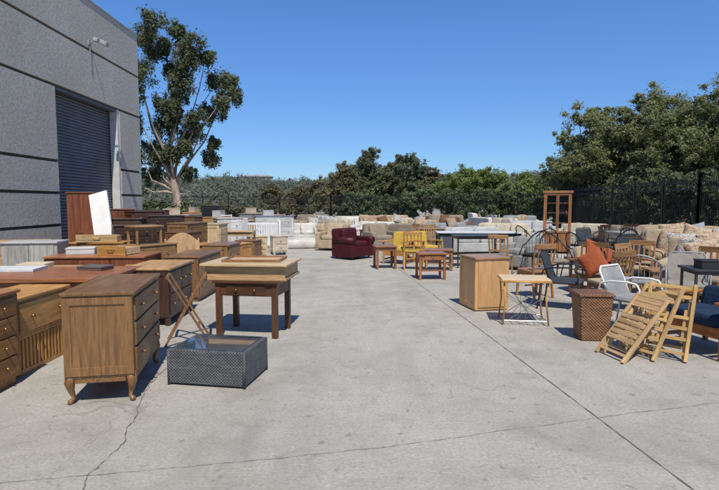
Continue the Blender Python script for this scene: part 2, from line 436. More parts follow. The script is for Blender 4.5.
# console + oak top stack
table((-1.3,6.4),-9,.82,.64,.68,(.1,.042,.02),'small dark brown console table with straight legs',name='console_table',drawer=True,leg=.066,apron=.15)
th=thing('coffee_table','light oak low table stacked on the console table','coffee table',(-1.33,6.5,.682),-6)
wx,wz=woods((.46,.29,.135))
part(th,'tabletop',M().bb(-.53,.53,-.4,.4,.17,.2),wood((.6,.43,.23),'x',.3),.006)
part(th,'frame',M().bb(-.49,.49,-.34,-.31,.03,.169).bb(-.49,.49,.31,.34,.03,.169).bb(-.49,-.46,-.309,.309,.03,.169).bb(.46,.49,-.309,.309,.03,.169),wx,.003)
part(th,'base_board',M().bb(-.51,.51,-.37,.37,0,.029),wx,.004)
th=thing('picture_frame','flat wooden frame with dark edge lying on the table','frame',(-1.31,6.55,.883),-2)
part(th,'frame',M().bb(-.36,.36,-.25,-.22,0,.03).bb(-.36,.36,.22,.25,0,.03).bb(-.36,-.33,-.219,.219,0,.03).bb(.33,.36,-.219,.219,0,.03),wood(DOAK,'x'),.003)
part(th,'backing',M().bb(-.329,.329,-.219,.219,0.002,.012),wood(LTOAK,'x'))
# wicker coffee table
th=thing('wicker_coffee_table','charcoal grey wicker coffee table with a glass top','coffee table',(-1.29,4.72,0),-10)
WK=wicker((.018,.019,.021),(.155,.157,.16),220,240)
w,d,h=.72,.56,.32
part(th,'base',M().bb(-w/2,w/2,-d/2,d/2,.015,h),WK,.012)
for sx in(-1,1):
    for sy in(-1,1): part(th,'corner_post',M().tube([(sx*(w/2-.01),sy*(d/2-.01),0),(sx*(w/2-.01),sy*(d/2-.01),h-.004)],.016,8),WK,0,True)
gm,nt,b=newmat('tinted_glass');b.inputs['Specular IOR Level'].default_value=1.0;b.inputs['Coat Weight'].default_value=1;b.inputs['Coat IOR'].default_value=1.9;b.inputs['Coat Roughness'].default_value=.02
nt.links.new(mixc(nt,ramp(nt,noise(nt,objco(nt),6,4),.4,.7,0,.6),(.04,.06,.08),(.09,.12,.15)),b.inputs['Base Color'])
nt.links.new(ramp(nt,noise(nt,objco(nt),9,6,.7),.45,.7,.03,.2),b.inputs['Roughness'])
part(th,'glass_top',M().bb(-w/2+.035,w/2-.035,-d/2+.035,d/2-.035,h+.001,h+.009),gm,.002)
# wardrobe and leaning board by the wall
dresser((-6.22,11.9),4,.56,.5,1.84,(.24,.08,.035),'tall reddish brown wardrobe against the building',1,2,'plinth',.06,name='wardrobe',cat='wardrobe',doors=True)
th=thing('white_board','long white board leaning against the wardrobe','board',(-5.32,11.05,0.02),(R(-15),R(-15),R(-4)))
part(th,'board',M().bb(-.21,.21,-.02,.02,0,1.93),WHITE,.004)
dresser((-6.3,10.2),80,.9,.5,.75,(.3,.12,.05),'brown low cabinet near the loading door',2,2,'block',name='cabinet',cat='cabinet')
dresser((-6.3,13.6),30,.8,.5,1.45,MAH,'tall mahogany cabinet by the loading door',1,2,'block',name='cabinet',cat='cabinet',doors=True)
dresser((-5.9,14.8),30,.9,.5,1.4,(.09,.035,.02),'tall dark cabinet by the loading door',1,2,'block',name='cabinet',cat='cabinet',doors=True)
dresser((-5.2,15.6),60,.9,.5,1.2,(.12,.06,.035),'dark brown dresser with drawers',4,1,'block',name='dresser')
dresser((-5.6,19.8),8,.6,.5,1.5,(.02,.02,.022),'tall black cabinet standing upright',2,1,'plinth',.05,name='tall_cabinet',cat='cabinet',doors=True,knob=False)
dresser((-6.6,18.4),8,.45,.5,1.4,(.6,.58,.52),'narrow white cabinet in the back row',2,1,'plinth',.05,name='cabinet',cat='cabinet',doors=True)
dresser((-7.4,20.5),0,1.2,.5,1.0,TAN,'tan wooden cabinet in the back row',2,2,'plinth',.05,name='cabinet',cat='cabinet',doors=True)
dresser((-4.6,17.6),5,1.0,.5,.8,LTOAK,'light oak dresser in the back row',3,2,'block',name='dresser')
dresser((-4.5,15.4),5,1.0,.55,.95,(.46,.28,.13),'light brown dresser with six drawers',3,2,'block',name='dresser')
table((-4.3,16.6),0,1.2,.7,.95,HONEY,'honey coloured table in the back row')
PW=(.64,.62,.57)
pal=[TAN,PW,HONEY,LTOAK,OAK,BLONDE,PW,HONEY,(.3,.3,.29),BLONDE,WALN]
names=[('nightstand','nightstand'),('dresser','dresser'),('cabinet','cabinet')]
desc={TAN:'tan wooden',PW:'white painted',WALN:'walnut brown',LTOAK:'light oak',BLONDE:'pale blonde wood',OAK:'medium oak',HONEY:'honey pine',(.3,.3,.29):'grey painted'}
spots=[(-6.4,16.2),(-6.1,17.2),(-5.4,17.0),(-5.7,18.2),(-5.0,18.6),(-4.1,18.9),(-7.4,18.0),(-8.3,19.2),(-6.5,20.8),(-5.0,21.0),(-3.5,20.0),(-3.6,21.8),(-5.6,22.6),(-7.2,22.8),(-4.6,23.6),(-3.0,23.5),(-2.95,15.0),(-3.85,15.3),(-2.9,12.4),(-4.2,20.2),(-2.9,21.2),(-2.85,13.4),(-6.6,15.4)]
for i,(x,y) in enumerate(spots):
    c_=pal[i%len(pal)];nm,ct=names[i%3]
    h_=random.uniform(.65,.85) if nm=='nightstand' else random.uniform(.85,1.3)
    if x>-3.2 and y<16: h_=.66
    dresser((x,y),random.uniform(-30,40),.5 if nm=='nightstand' or x>-3.2 and y<16 else random.uniform(.6,1.0),.48,h_,c_,desc[c_]+' '+ct+' in the crowded back row',random.choice([2,3]),1 if nm=='nightstand' else 2,random.choice(['block','plinth']),.08,name=nm,cat=ct,doors=(i%4==3))
    if i%3==1 and y>16: box_item(x,y,h_+.001,20*i,.4,.3,.22,(.45,.36,.25) if i%2 else (.5,.5,.5),'cardboard coloured box on top of furniture')
for x,y,r,h_ in((-4.05,15.95,10,1.25),(-3.65,16.1,-20,1.15)):
    th=thing('white_shelf','narrow white wooden shelf unit standing upright','shelf',(x,y,0),r)
    for m in(M().bb(-.16,-.14,-.14,.14,0,h_),M().bb(.14,.16,-.14,.14,0,h_)): part(th,'side_panel',m,WHITE,.002)
    for z_ in(.08,.45,.82,h_-.04): part(th,'shelf_board',M().bb(-.139,.139,-.135,.135,z_,z_+.02),WHITE)
# white crib
th=thing('crib','white wooden crib with slatted sides','crib',(-3.3,17.0,0),12)
WW=WHITE
w,d,h=1.35,.72,1.0
for sy in(-1,1):
    m=M().bb(-w/2+.05,w/2-.05,sy*d/2-.015,sy*d/2+.015,h-.09,h-.05).bb(-w/2+.05,w/2-.05,sy*d/2-.015,sy*d/2+.015,.28,.33)
    for k in range(16):
        x=-w/2+.09+k*(w-.18)/15; m.bb(x-.012,x+.012,sy*d/2-.008,sy*d/2+.008,.329,h-.089)
    part(th,'side_rail',m,WW)
for sx in(-1,1):
    m=M().bb(sx*w/2-.015,sx*w/2+.015,-d/2+.04,d/2-.04,.3,h+.02)
    part(th,'end_panel',m,WW,.004)
    for sy in(-1,1): part(th,'leg',M().bb(sx*w/2-.03,sx*w/2+.03,sy*d/2-.03,sy*d/2+.03,0,h+.05),WW,.004)
dresser((-3.0,18.6),5,1.3,.55,1.15,(.62,.61,.58),'white dresser with a grey top',3,2,'plinth',.06,name='dresser',topc=(.25,.25,.26))
dresser((-2.5,16.2),20,.45,.5,.6,(.6,.5,.36),'small cream bedside cabinet',2,1,'block',name='bedside_cabinet',cat='cabinet')

# ================================================================= CENTRE far sofas
CREAM=fabric((.54,.47,.36));WHT=fabric((.62,.59,.53));GREY=fabric((.3,.31,.32));BEI=fabric((.44,.34,.225));FLOR=fabric((.48,.38,.26),(.26,.13,.09),22)
MARO=fabric((.07,.012,.017),None,6,.45);BROWNL=fabric((.16,.085,.05));TAUPE=fabric((.3,.24,.175));LG=fabric((.45,.45,.43));PAT=fabric((.5,.46,.4),(.17,.16,.16),26)
YEL=fabric((.56,.37,.07));BLUE=fabric((.02,.04,.08));RUST=fabric((.34,.085,.035));BLK=fabric((.02,.02,.022))
g='sofas lined up across the yard'
rows=[(20.8,[(-2.6,1.9,WHT,'white fabric sofa with loose cushions'),(-1.25,1.0,BEI,'beige upholstered armchair among the sofas')]),
(22.5,[(-2.0,1.6,TAUPE,'taupe two seat sofa in the row'),(.6,1.8,WHT,'white fabric sofa with loose cushions'),(2.6,1.0,PAT,'patterned upholstered armchair among the sofas'),(4.1,1.7,GREY,'grey fabric sofa in the row')]),
(25,[(-1.2,1.8,CREAM,'cream sofa with loose cushions'),(.9,1.7,FLOR,'floral patterned beige sofa'),(2.8,1.8,BEI,'beige fabric sofa in the row'),(4.9,1.6,BROWNL,'brown leather sofa in the row'),(6.7,1.7,CREAM,'cream sofa with loose cushions')]),
(28,[(-4.5,2.0,BEI,'beige fabric sofa in the row'),(-2.2,2.0,LG,'light grey sofa in the row'),(0,2.0,WHT,'white fabric sofa with loose cushions'),(2.3,1.9,CREAM,'cream sofa with loose cushions'),(4.5,1.9,TAUPE,'taupe two seat sofa in the row'),(6.8,1.9,WHT,'white fabric sofa with loose cushions'),(9.0,1.9,BEI,'beige fabric sofa in the row')]),
(31,[(-3,2,TAUPE,'taupe two seat sofa in the row'),(-.5,2,CREAM,'cream sofa with loose cushions'),(2,2,FLOR,'floral patterned beige sofa'),(4.4,2,BEI,'beige fabric sofa in the row'),(7,2,WHT,'white fabric sofa with loose cushions'),(9.6,2,GREY,'grey fabric sofa in the row')])]
for y,l in rows:
    for x,w,mt,lb in l:
        hs_=random.uniform(.76,1.02);rr=random.uniform(-25,25)+random.choice([0,0,30,-40,90]);yy=y+random.uniform(-.4,.4)
        sofa((x,yy),rr,w,mt,lb,1 if w<1.2 else(2 if w<1.85 else 3),h=hs_,name='armchair' if w<1.2 else 'sofa',cat='armchair' if w<1.2 else 'sofa',group=g,rolled=random.random()<.5)
        if random.random()<.5:
            pillow((x+random.uniform(-.3,.3),yy-.1,.76),(R(-30),R(random.uniform(-20,20)),R(rr)),.5,random.choice([TAUPE,GREY,PAT,FLOR,BROWNL]),'loose throw pillow resting on a far sofa')
sofa((-.2,15.1),48,.95,MARO,'maroon leather armchair with rolled arms',1,h=.88,d=.85,name='armchair',cat='armchair',rolled=True)
sofa((-.9,17.8),-20,.95,BEI,'beige upholstered armchair among the sofas',1,h=.9,name='armchair',cat='armchair',group=g)
sofa((.7,17.9),24,1.0,TAUPE,'taupe upholstered armchair among the sofas',1,h=.9,name='armchair',cat='armchair',group=g)
th=thing('mattress','white mattress lying flat on the ground','mattress',(-1.9,18.9,0),15)
part(th,'mattress',M().blob(0,0,.15,1.9,1.3,.28,.15,None,32,10),WHT,0,True)
part(th,'piping',M().tube([(-.93,-.62,.27),(.93,-.62,.27),(.93,.62,.27),(-.93,.62,.27),(-.93,-.62,.27)],.012,6),GREY)
# tables mid
table((.62,12.8),8,.55,.55,.56,(.3,.115,.045),'brown wooden end table with straight legs',name='end_table',leg=.055)
wood_armchair((1.05,13.9),-30,HONEY,YEL,'wooden armchair with yellow cushions',.66,'yellow cushioned armchairs')
wood_armchair((1.75,14.2),35,HONEY,YEL,'wooden armchair with yellow cushions',.66,'yellow cushioned armchairs')
chair((1.3,12.6),170,HONEY,YEL,'wooden chair with yellow seat facing away')
table((1.5,11.0),5,.62,.5,.56,(.36,.14,.05),'cherry wood side table with a lower shelf',name='side_table',shelf=.18,leg=.05,apron=.12,drawer=True)
table((1.9,12.5),-5,.7,.5,.5,(.36,.16,.06),'brown wooden coffee table with slatted shelf',name='coffee_table',shelf=.15)
table((3.3,14.6),-3,2.3,.8,.8,ESP,'long table with white top and black legs',topmat=plain((.6,.59,.56),.5),legmat=BLACKM,leg=.05,name='long_table')
table((2.95,13.1),5,1.2,.6,.8,(.05,.035,.03),'dark brown desk with thin legs',name='desk',cat='desk',leg=.035,apron=.06)
sofa((3.7,16.6),10,1.9,LG,'light grey sofa in the row',2,group=g)
sofa((3.95,12.6),-45,.85,fabric((.3,.29,.27)),'grey upholstered armchair beside the desk',1,h=.78,d=.8,name='armchair',cat='armchair')
chair((3.1,11.4),150,OAK,TAUPE,'oak dining chair with taupe seat',group='wooden dining chairs')
table((2.6,17.8),0,1.3,.7,.75,OAK,'plain oak dining table')
chair((2.3,16.2),20,OAK,wood(OAK,'x'),'plain oak dining chair',group='wooden dining chairs')
chair((1.6,16.8),-60,OAK,wood(OAK,'x'),'plain oak dining chair',group='wooden dining chairs')
table((.5,19.6),20,.9,.6,.6,MAH,'dark mahogany table among the sofas')
sofa((5.4,19.6),-10,1.9,CREAM,'cream sofa with loose cushions',3,group=g)
sofa((2.0,19.8),160,1.7,TAUPE,'taupe sofa turned away',2,group=g)
# tan cabinet
dresser((1.9,7.95),12,.52,.58,.8,TANP,'tan wooden cabinet with a plain door',1,1,'plinth',.02,name='cabinet',cat='cabinet',doors=True,knob=False,topc=(.36,.2,.09))
chair((3.0,8.9),200,(.42,.2,.075),wood((.4,.19,.07),'x'),'brown wooden dining chair with slatted back')
chair((3.9,8.7),-30,DOAK,BEI,'dark wooden chair with beige seat')
# bamboo table with wire base
th=thing('side_table','small bamboo topped table with crossed wire legs','table',(2.2,6.95,0),-8)
part(th,'tabletop',M().bb(-.31,.31,-.24,.24,.585,.61),wood(BLONDE,'x'),.004)
part(th,'rim',M().tube([(-.31,-.24,.58),(.31,-.24,.58),(.31,.24,.58),(-.31,.24,.58),(-.31,-.24,.58)],.014,8),wood(HONEY,'x'),0,True)
WIR=plain((.3,.3,.28),.4,.6)
for sx in(-1,1):
    for sy in(-1,1):
        part(th,'leg',M().tube([(sx*.28,sy*.21,.575),(sx*.26,sy*.2,.3),(sx*.29,sy*.22,0)],.011,8),wood(HONEY,'z'),0,True)
m=M()
for sy in(-1,1):
    for k in range(5):
        x0=-.26+k*.13
        m.tube([(x0,sy*.205,.04),(-x0,sy*.205,.4)],.0035,5)
    m.tube([(-.27,sy*.205,.06),(.27,sy*.205,.06)],.006,5)
m.tube([(-.27,-.2,.06),(-.27,.2,.06)],.006,5);m.tube([(.27,-.2,.06),(.27,.2,.06)],.006,5)
for k in range(6): m.tube([(-.25+k*.1,-.2,.06),(-.25+k*.1,.2,.06)],.004,5)
part(th,'wire_shelf',m,WIR)
# hutch
th=thing('bookcase','tall slim orange wood hutch with glazed upper doors','bookcase',(6.3,16.7,0),-18)
wz=wood((.38,.155,.05),'z');w,d,h=.82,.4,1.98
for m in (M().bb(-w/2,-w/2+.05,-d/2,d/2,0,h-.07),M().bb(w/2-.05,w/2,-d/2,d/2,0,h-.07)):
    part(th,'upright_panel',m,wz,.003)
part(th,'crown',M().bb(-w/2-.04,w/2+.04,-d/2-.03,d/2,h-.069,h),wz,.006)
for z in(.08,.62,.95,1.27,1.58): part(th,'shelf',M().bb(-w/2+.051,w/2-.051,-d/2+.035,d/2-.01,z,z+.03),wz)
part(th,'back_panel',M().bb(-w/2+.051,w/2-.051,d/2-.009,d/2-.002,.0,.62),wz)
glz,nt,b=newmat('clear_glass');b.inputs['Transmission Weight'].default_value=1;b.inputs['Roughness'].default_value=.0;b.inputs['IOR'].default_value=1.08
nt.links.new(mixc(nt,noise(nt,objco(nt),4),(.95,.97,.96),(.9,.93,.93)),b.inputs['Base Color'])
for sx in(-1,1):
    x0,x1=sorted((sx*.006,sx*(w/2-.055)))
    dr=part(th,'lower_door',M().bb(x0,x1,-d/2-.005,-d/2+.02,.06,.62),wz,.004)
    part(dr,'handle',M().tube([(sx*.04,-d/2-.006,.4),(sx*.04,-d/2-.03,.4)],.012,8),BRASS,0,True)
    fr=M().bb(x0,x0+.035,-d/2-.005,-d/2+.018,.66,h-.09).bb(x1-.035,x1,-d/2-.005,-d/2+.018,.66,h-.09).bb(x0+.036,x1-.036,-d/2-.005,-d/2+.018,.66,.71).bb(x0+.036,x1-.036,-d/2-.005,-d/2+.018,h-.14,h-.09)
    dd=part(th,'glazed_door',fr,wz,.002)
    part(dd,'pane',M().bb(x0+.036,x1-.036,-d/2+.013,-d/2+.016,.711,h-.141),glz)
# hamper
th=thing('wicker_hamper','brown wicker laundry hamper with a lid','hamper',(2.74,6.1,0),-5)
WB=wicker((.055,.02,.008),(.38,.19,.085),170,190)
m=M();
vs=[(-.15,-.15,0),(.15,-.15,0),(.15,.15,0),(-.15,.15,0),(-.185,-.185,.52),(.185,-.185,.52),(.185,.185,.52),(-.185,.185,.52)]
m._add(vs,[(3,2,1,0),(0,1,5,4),(1,2,6,5),(2,3,7,6),(3,0,4,7),(4,5,6,7)])
part(th,'basket',m,WB,.015)
part(th,'lid',M().bb(-.198,.198,-.198,.198,.522,.56),WB,.012)
# folded chairs
def folded(loc,lean,rz,label,c=(.58,.37,.17),s=.9,ns=6,nb=3,sw=.042):
    th=thing('folding_chair',label,'folding chair',loc,(R(-lean),0,R(rz)),'folded slatted wooden chairs')
    wz=wood(c,'z');wx=wood(c,'x')
    for sx in(-1,1):
        part(th,'leg',M().beam((sx*.21,0,0),(sx*.21,.0,.92*s),.028,.04,(0,1,0)),wz,.004)
        part(th,'leg',M().beam((sx*.175,.045,.02),(sx*.175,.03,.7*s),.024,.035,(0,1,0)),wz,.004)
    m=M()
    for k in range(ns): m.bb(-.19,.19,-.03,-.014,.2+k*.33/ns,.2+sw+k*.33/ns)
    m.bb(-.165,-.14,-.0138,.01,.18,.52).bb(.14,.165,-.0138,.01,.18,.52)
    part(th,'seat',m,wx,.003)
    m=M()
    for k in range(nb): m.bb(-.197,.197,-.006,.01,.63+k*.195/nb,.63+sw+.006+k*.195/nb)
    part(th,'backrest',m,wx,.003)
    part(th,'crossbar',M().bb(-.197,.197,-.008,.01,.06,.09),wx,.002)
    part(th,'crossbar',M().bb(-.163,.163,.03,.05,.12,.15),wx,.002)
    return th
folded((2.58,5.3,.01),38,-80,'folded wooden chair with broad seat slats leaning over',s=.86,ns=5,sw=.054)
folded((2.88,5.36,.01),29,-68,'folded wooden chair with open frame leaning on another',(.64,.42,.18),s=.88,ns=3,nb=2,sw=.035)
folded((3.12,5.28,.01),17,-48,'folded slatted wooden chair leaning on another',(.64,.4,.15),.86,ns=3,nb=2,sw=.035)
# blue armchair right
wood_armchair((3.86,5.6),-76,(.42,.16,.045),BLUE,'oak framed armchair with dark blue cushions',.8,bh=.3)
table((4.55,6.6),-10,.75,.5,.78,(.04,.04,.04),'black side table with thin legs',leg=.03,apron=.04,name='side_table')
for dx,c_,lb in((-.15,(.02,.02,.02),'small black electronics box on the side table'),(.18,(.3,.3,.32),'small grey storage box on the side table')):
    box_item(4.55+dx,6.55,.781,random.uniform(-20,20),.26,.2,.108,c_,lb)
# chairs right
SL=fabric((.4,.42,.42));SLD=fabric((.05,.06,.07))
metal_armchair((3.38,6.45),35,WHITE,fabric((.3,.3,.29)),'white tubular metal chair with grey sling seat','white metal patio chairs',h=.8)
metal_armchair((3.1,7.9),60,BLACKM,SLD,'black tubular metal chair with dark sling','black metal patio chairs')
tub_chair((4.15,7.7),150,GREYM,fabric((.3,.3,.3)),'grey metal chair with curved back and grey seat')
metal_armchair((4.8,7.6),-30,GREYM,fabric((.3,.27,.23)),'grey tubular metal chair with brown sling seat','grey metal patio chairs')
chair((3.65,7.6),-160,DOAK,BEI,'dark wooden chair with cane coloured seat',slats=5)
chair((4.55,8.5),30,(.42,.22,.09),BLK,'brown wooden dining chair with black seat',arms=True,group='wooden dining chairs')
chair((5.3,7.9),-50,(.3,.15,.06),TAUPE,'brown wooden dining chair with taupe seat',group='wooden dining chairs')
k=0
for x,y,r in[(4.6,10.9,30),(5.3,11.4,-20),(5.9,10.6,60),(4.6,12.9,180),(6.2,12.2,-60),(5.9,13.3,20),(6.9,13.2,120),(4.5,14.1,40),(5.1,10.0,-40),(3.9,11.5,-50),(3.9,10.4,15),(6.9,11.9,40)]:
    if k%3==2: metal_armchair((x,y),r,BLACKM,SLD,'black tubular metal chair with dark sling','black metal patio chairs',h=.95)
    else: tub_chair((x,y),r,BLACKM,BLK if k%2 else TAUPE,'black metal patio chair with curved back' ,'black metal patio chairs',h=.98)
    k+=1
chair((4.95,9.2),-35,(.4,.2,.08),BEI,'brown wooden chair with beige seat',arms=True,group='wooden dining chairs')
wood_armchair((4.2,9.2),20,(.34,.15,.055),BEI,'wooden armchair with beige cushions',.68)
pillow((4.12,8.95,.66),(R(-28),R(22),R(10)),.56,RUST,'rust orange throw pillow on an armchair')
pillow((3.85,8.55,.62),(R(-15),R(-30),R(-20)),.4,RUST,'rust orange throw pillow on a chair')
# right sofas
sofa((6.9,10.6),-15,1.9,BEI,'bulky beige sofa with patterned pillows',2,h=1.06,rolled=True,cm=FLOR,arm=.24)
sofa((5.75,8.9),-40,1.0,BEI,'beige upholstered armchair with patterned cushion',1,h=1.0,name='armchair',cat='armchair',cm=PAT,rolled=True)
sofa((7.8,12.8),-30,1.9,BEI,'beige sofa with loose cushions',2,h=1.05,rolled=True)
sofa((9.2,12.4),-60,1.7,TAUPE,'taupe sofa by the fence',2,h=1.0)
sofa((8.6,10.8),-40,1.6,BEI,'floral patterned sofa near the fence',2,h=1.1,rolled=True,cm=FLOR)
sofa((6.6,8.7),-25,1.25,TAUPE,'taupe upholstered armchair by the chairs',1,h=1.0,name='armchair',cat='armchair',cm=BEI,rolled=True)
chair((5.45,10.2),-10,DOAK,BEI,'dark wooden chair with arms',arms=True,group='wooden dining chairs')
for x,y,z,s_,m_,lb in[(6.35,10.2,.76,.58,PAT,'grey patterned throw pillow on the sofa'),(6.9,10.1,.78,.6,FLOR,'floral throw pillow on the sofa'),(7.4,9.95,.76,.56,TAUPE,'taupe throw pillow on the sofa'),(6.65,10.35,.9,.5,FLOR,'floral throw pillow against the sofa back'),(5.65,8.55,.74,.52,FLOR,'floral throw pillow on the armchair'),(6.5,8.4,.74,.55,PAT,'grey patterned throw pillow on the armchair'),(7.25,10.2,.92,.54,PAT,'patterned throw pillow against the sofa back'),(7.4,12.35,.86,.56,FLOR,'floral throw pillow on the sofa'),(8.3,10.3,.86,.56,PAT,'patterned throw pillow on the sofa'),(6.85,8.45,.8,.48,FLOR,'floral throw pillow on the armchair'),(7.9,12.3,.88,.5,GREY,'grey throw pillow on the sofa')]:
    pillow((x,y,z),(R(random.uniform(-30,-12)),R(random.uniform(-25,25)),R(random.uniform(-35,15))),s_,m_,lb)
table((4.9,8.3),-10,.6,.5,.55,(.4,.2,.08),'brown wooden end table beside the chairs',name='end_table')
table((8.0,15.4),0,1.1,1.1,.75,(.4,.38,.35),'pale square patio table',name='patio_table')
for x,y,r in((7.2,15.0,80),(9.0,15.6,-80),(8.1,14.3,20),(7.6,16.6,200),(8.6,16.6,-30)):
    chair((x,y),r,ESP,BLK,'dark wooden dining chair near the fence',group='dark dining chairs by the fence')
sofa((8.8,17.9),-70,1.7,TAUPE,'taupe two seat sofa in the row',2,group=g)
sofa((8.3,19.5),-40,1.8,CREAM,'cream sofa with loose cushions',2,group=g)
sofa((7.4,22.4),-10,1.8,LG,'light grey sofa in the row',2,group=g)

# ================================================================= BUILDING
cm,nt,b=newmat('concrete_wall')
v=objco(nt)
n1=noise(nt,v,.5,5);n2=noise(nt,v,13,6,.76);n3=noise(nt,objco(nt,(1,3,.35)),1.3,5)
col=mixc(nt,ramp(nt,n1,.35,.7),(.52,.485,.42),(.62,.58,.505))
col=mixc(nt,ramp(nt,n2,.42,.62,0,.55),col,(.32,.295,.25))
col=mixc(nt,ramp(nt,n3,.5,.75,0,.25),col,(.38,.35,.3))
nt.links.new(col,b.inputs['Base Color']);b.inputs['Roughness'].default_value=.95;b.inputs['Specular IOR Level'].default_value=.15
bump(nt,b,n2,.9,.035)
bl=thing('warehouse_building','grey textured concrete warehouse with a roll-up door','building',(-7.2,0,0))
H=6.97;XB=-18;YE=17.4
core=M()
gz=[0,1.07,1.84,2.6,4.38,5.67,H]
D1=15.95
regs=[(-9,12.62),(D1,YE)]
for y0,y1 in regs: core.bb(-.32,-.07,y0,y1,0,H)
core.bb(-.32,-.07,12.62,D1,4.38,H)
core.bb(XB,-.321,-9,YE,0,H-.3)
cdk=plain((.09,.088,.08),.95)
part(bl,'wall',core,cdk)
pan=M()
G=.034
for i in range(len(gz)-1):
    z0=gz[i]+(G if i else 0);z1=gz[i+1]-(G if i<len(gz)-2 else 0)
    rr=regs if z1<4.38 else [(-9,YE)]
    for y0,y1 in rr:
        cuts=[y0]+[c for c in(-1.4,5.6) if y0<c<y1]+[y1]
        for a,c in zip(cuts[:-1],cuts[1:]):
            pan.bb(-.069,0,a+(.012 if a!=y0 else 0),c-(.012 if c!=y1 else 0),z0,z1)
part(bl,'wall_panel',pan,cm)
part(bl,'parapet_cap',M().bb(-.34,.02,-9,YE+.03,H+.002,H+.03),plain((.4,.39,.36),.6))
dm,nt,b=newmat('door_steel')
v=objco(nt);nn=noise(nt,v,1.5,5)
nt.links.new(mixc(nt,ramp(nt,nn,.3,.7),(.1,.11,.13),(.15,.16,.18)),b.inputs['Base Color']);b.inputs['Roughness'].default_value=.5;b.inputs['Metallic'].default_value=.1
m=M();vs=[];ns=54;sh=4.38/ns
for k in range(ns):
    z=k*sh
    for dz,dx in((0,0),(.12,.028),(.5,.04),(.85,.028),(.97,0)): vs.append((z+dz*sh,dx))
verts=[]
for z,dx in vs: verts+=[(-.3+dx,12.66,z),(-.3+dx,D1-.04,z)]
fs=[(2*i,2*i+1,2*i+3,2*i+2) for i in range(len(vs)-1)]
m._add(verts,fs)
part(bl,'roll_up_door',m,dm)
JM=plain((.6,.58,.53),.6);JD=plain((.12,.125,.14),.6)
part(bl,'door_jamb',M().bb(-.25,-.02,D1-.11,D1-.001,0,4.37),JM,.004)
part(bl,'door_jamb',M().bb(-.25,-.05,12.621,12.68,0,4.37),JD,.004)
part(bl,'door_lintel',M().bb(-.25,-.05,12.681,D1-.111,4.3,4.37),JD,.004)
sl=thing('security_light','pale security floodlight on a wall bracket','light',(-7.2,14.3,5.85))
part(sl,'bracket',M().bb(0.001,.03,-.06,.06,-.06,.06).tube([(.03,0,0),(.2,0,.05),(.34,0,.02)],.016,8),GREYM)
part(sl,'lamp_head',M().box(.38,.06,0,.2,.17,.1,Matrix.Rotation(R(25),3,'Y')),plain((.35,.35,.33),.5),.015)
part(sl,'lamp_head',M().box(.28,-.16,.02,.12,.14,.1,Matrix.Rotation(R(15),3,'Y')),plain((.35,.35,.33),.5),.015)
part(sl,'shadow_line',M().tube([(.02,0,-.06),(.02,.03,-.7)],.01,6),GREYM)  # thin grey tube standing in for the lamp's shadow line on the wall

# ================================================================= GROUND
gm_,nt,b=newmat('concrete_ground')
v=objco(nt)
a=noise(nt,v,.22,4);c=noise(nt,v,1.6,7,.65);f=noise(nt,v,42,5,.75);s=noise(nt,v,.9,6,.7,1)
sp=noise(nt,v,9,3,.6);st2=noise(nt,v,3.1,6,.7,.6);tr_=noise(nt,objco(nt,(2.2,.16,1)),1.0,4);oil=noise(nt,v,.55,3,.5,.4)
col=mixc(nt,ramp(nt,a,.35,.65),(.34,.315,.268),(.44,.413,.358))
col=mixc(nt,ramp(nt,c,.4,.68,0,.65),col,(.495,.465,.41))
col=mixc(nt,ramp(nt,tr_,.48,.75,0,.4),col,(.26,.24,.207))
col=mixc(nt,ramp(nt,s,.5,.7,0,.6),col,(.24,.22,.187))
col=mixc(nt,ramp(nt,st2,.53,.73,0,.5),col,(.21,.195,.165))
col=mixc(nt,ramp(nt,oil,.62,.74,0,.45),col,(.17,.155,.132))
col=mixc(nt,ramp(nt,sp,.63,.69,0,.5),col,(.13,.118,.1))
col=mixc(nt,ramp(nt,f,.4,.66,0,.62),col,(.22,.203,.175))
vo=N(nt,'ShaderNodeTexVoronoi');vo.feature='DISTANCE_TO_EDGE';vo.inputs['Scale'].default_value=.33
dv=N(nt,'ShaderNodeTexNoise');dv.inputs['Scale'].default_value=1.1;dv.inputs['Detail'].default_value=6
nt.links.new(v,dv.inputs['Vector'])
ad=N(nt,'ShaderNodeVectorMath',operation='MULTIPLY_ADD');nt.links.new(dv.outputs['Color'],ad.inputs[0]);ad.inputs[1].default_value=(1.6,1.6,0);nt.links.new(v,ad.inputs[2])
nt.links.new(ad.outputs[0],vo.inputs['Vector'])
cr=ramp(nt,vo.outputs['Distance'],.0,.003,.35,0)
col=mixc(nt,cr,col,(.12,.11,.093))
nt.links.new(col,b.inputs['Base Color']);b.inputs['Roughness'].default_value=.85;b.inputs['Specular IOR Level'].default_value=.25
bump(nt,b,f,.8,.01)
m=M()._add([(-900,-200,0),(900,-200,0),(900,1500,0),(-900,1500,0)],[(0,1,2,3)])
gr=mesh_obj('ground',m,gm_);gr["kind"]="structure"
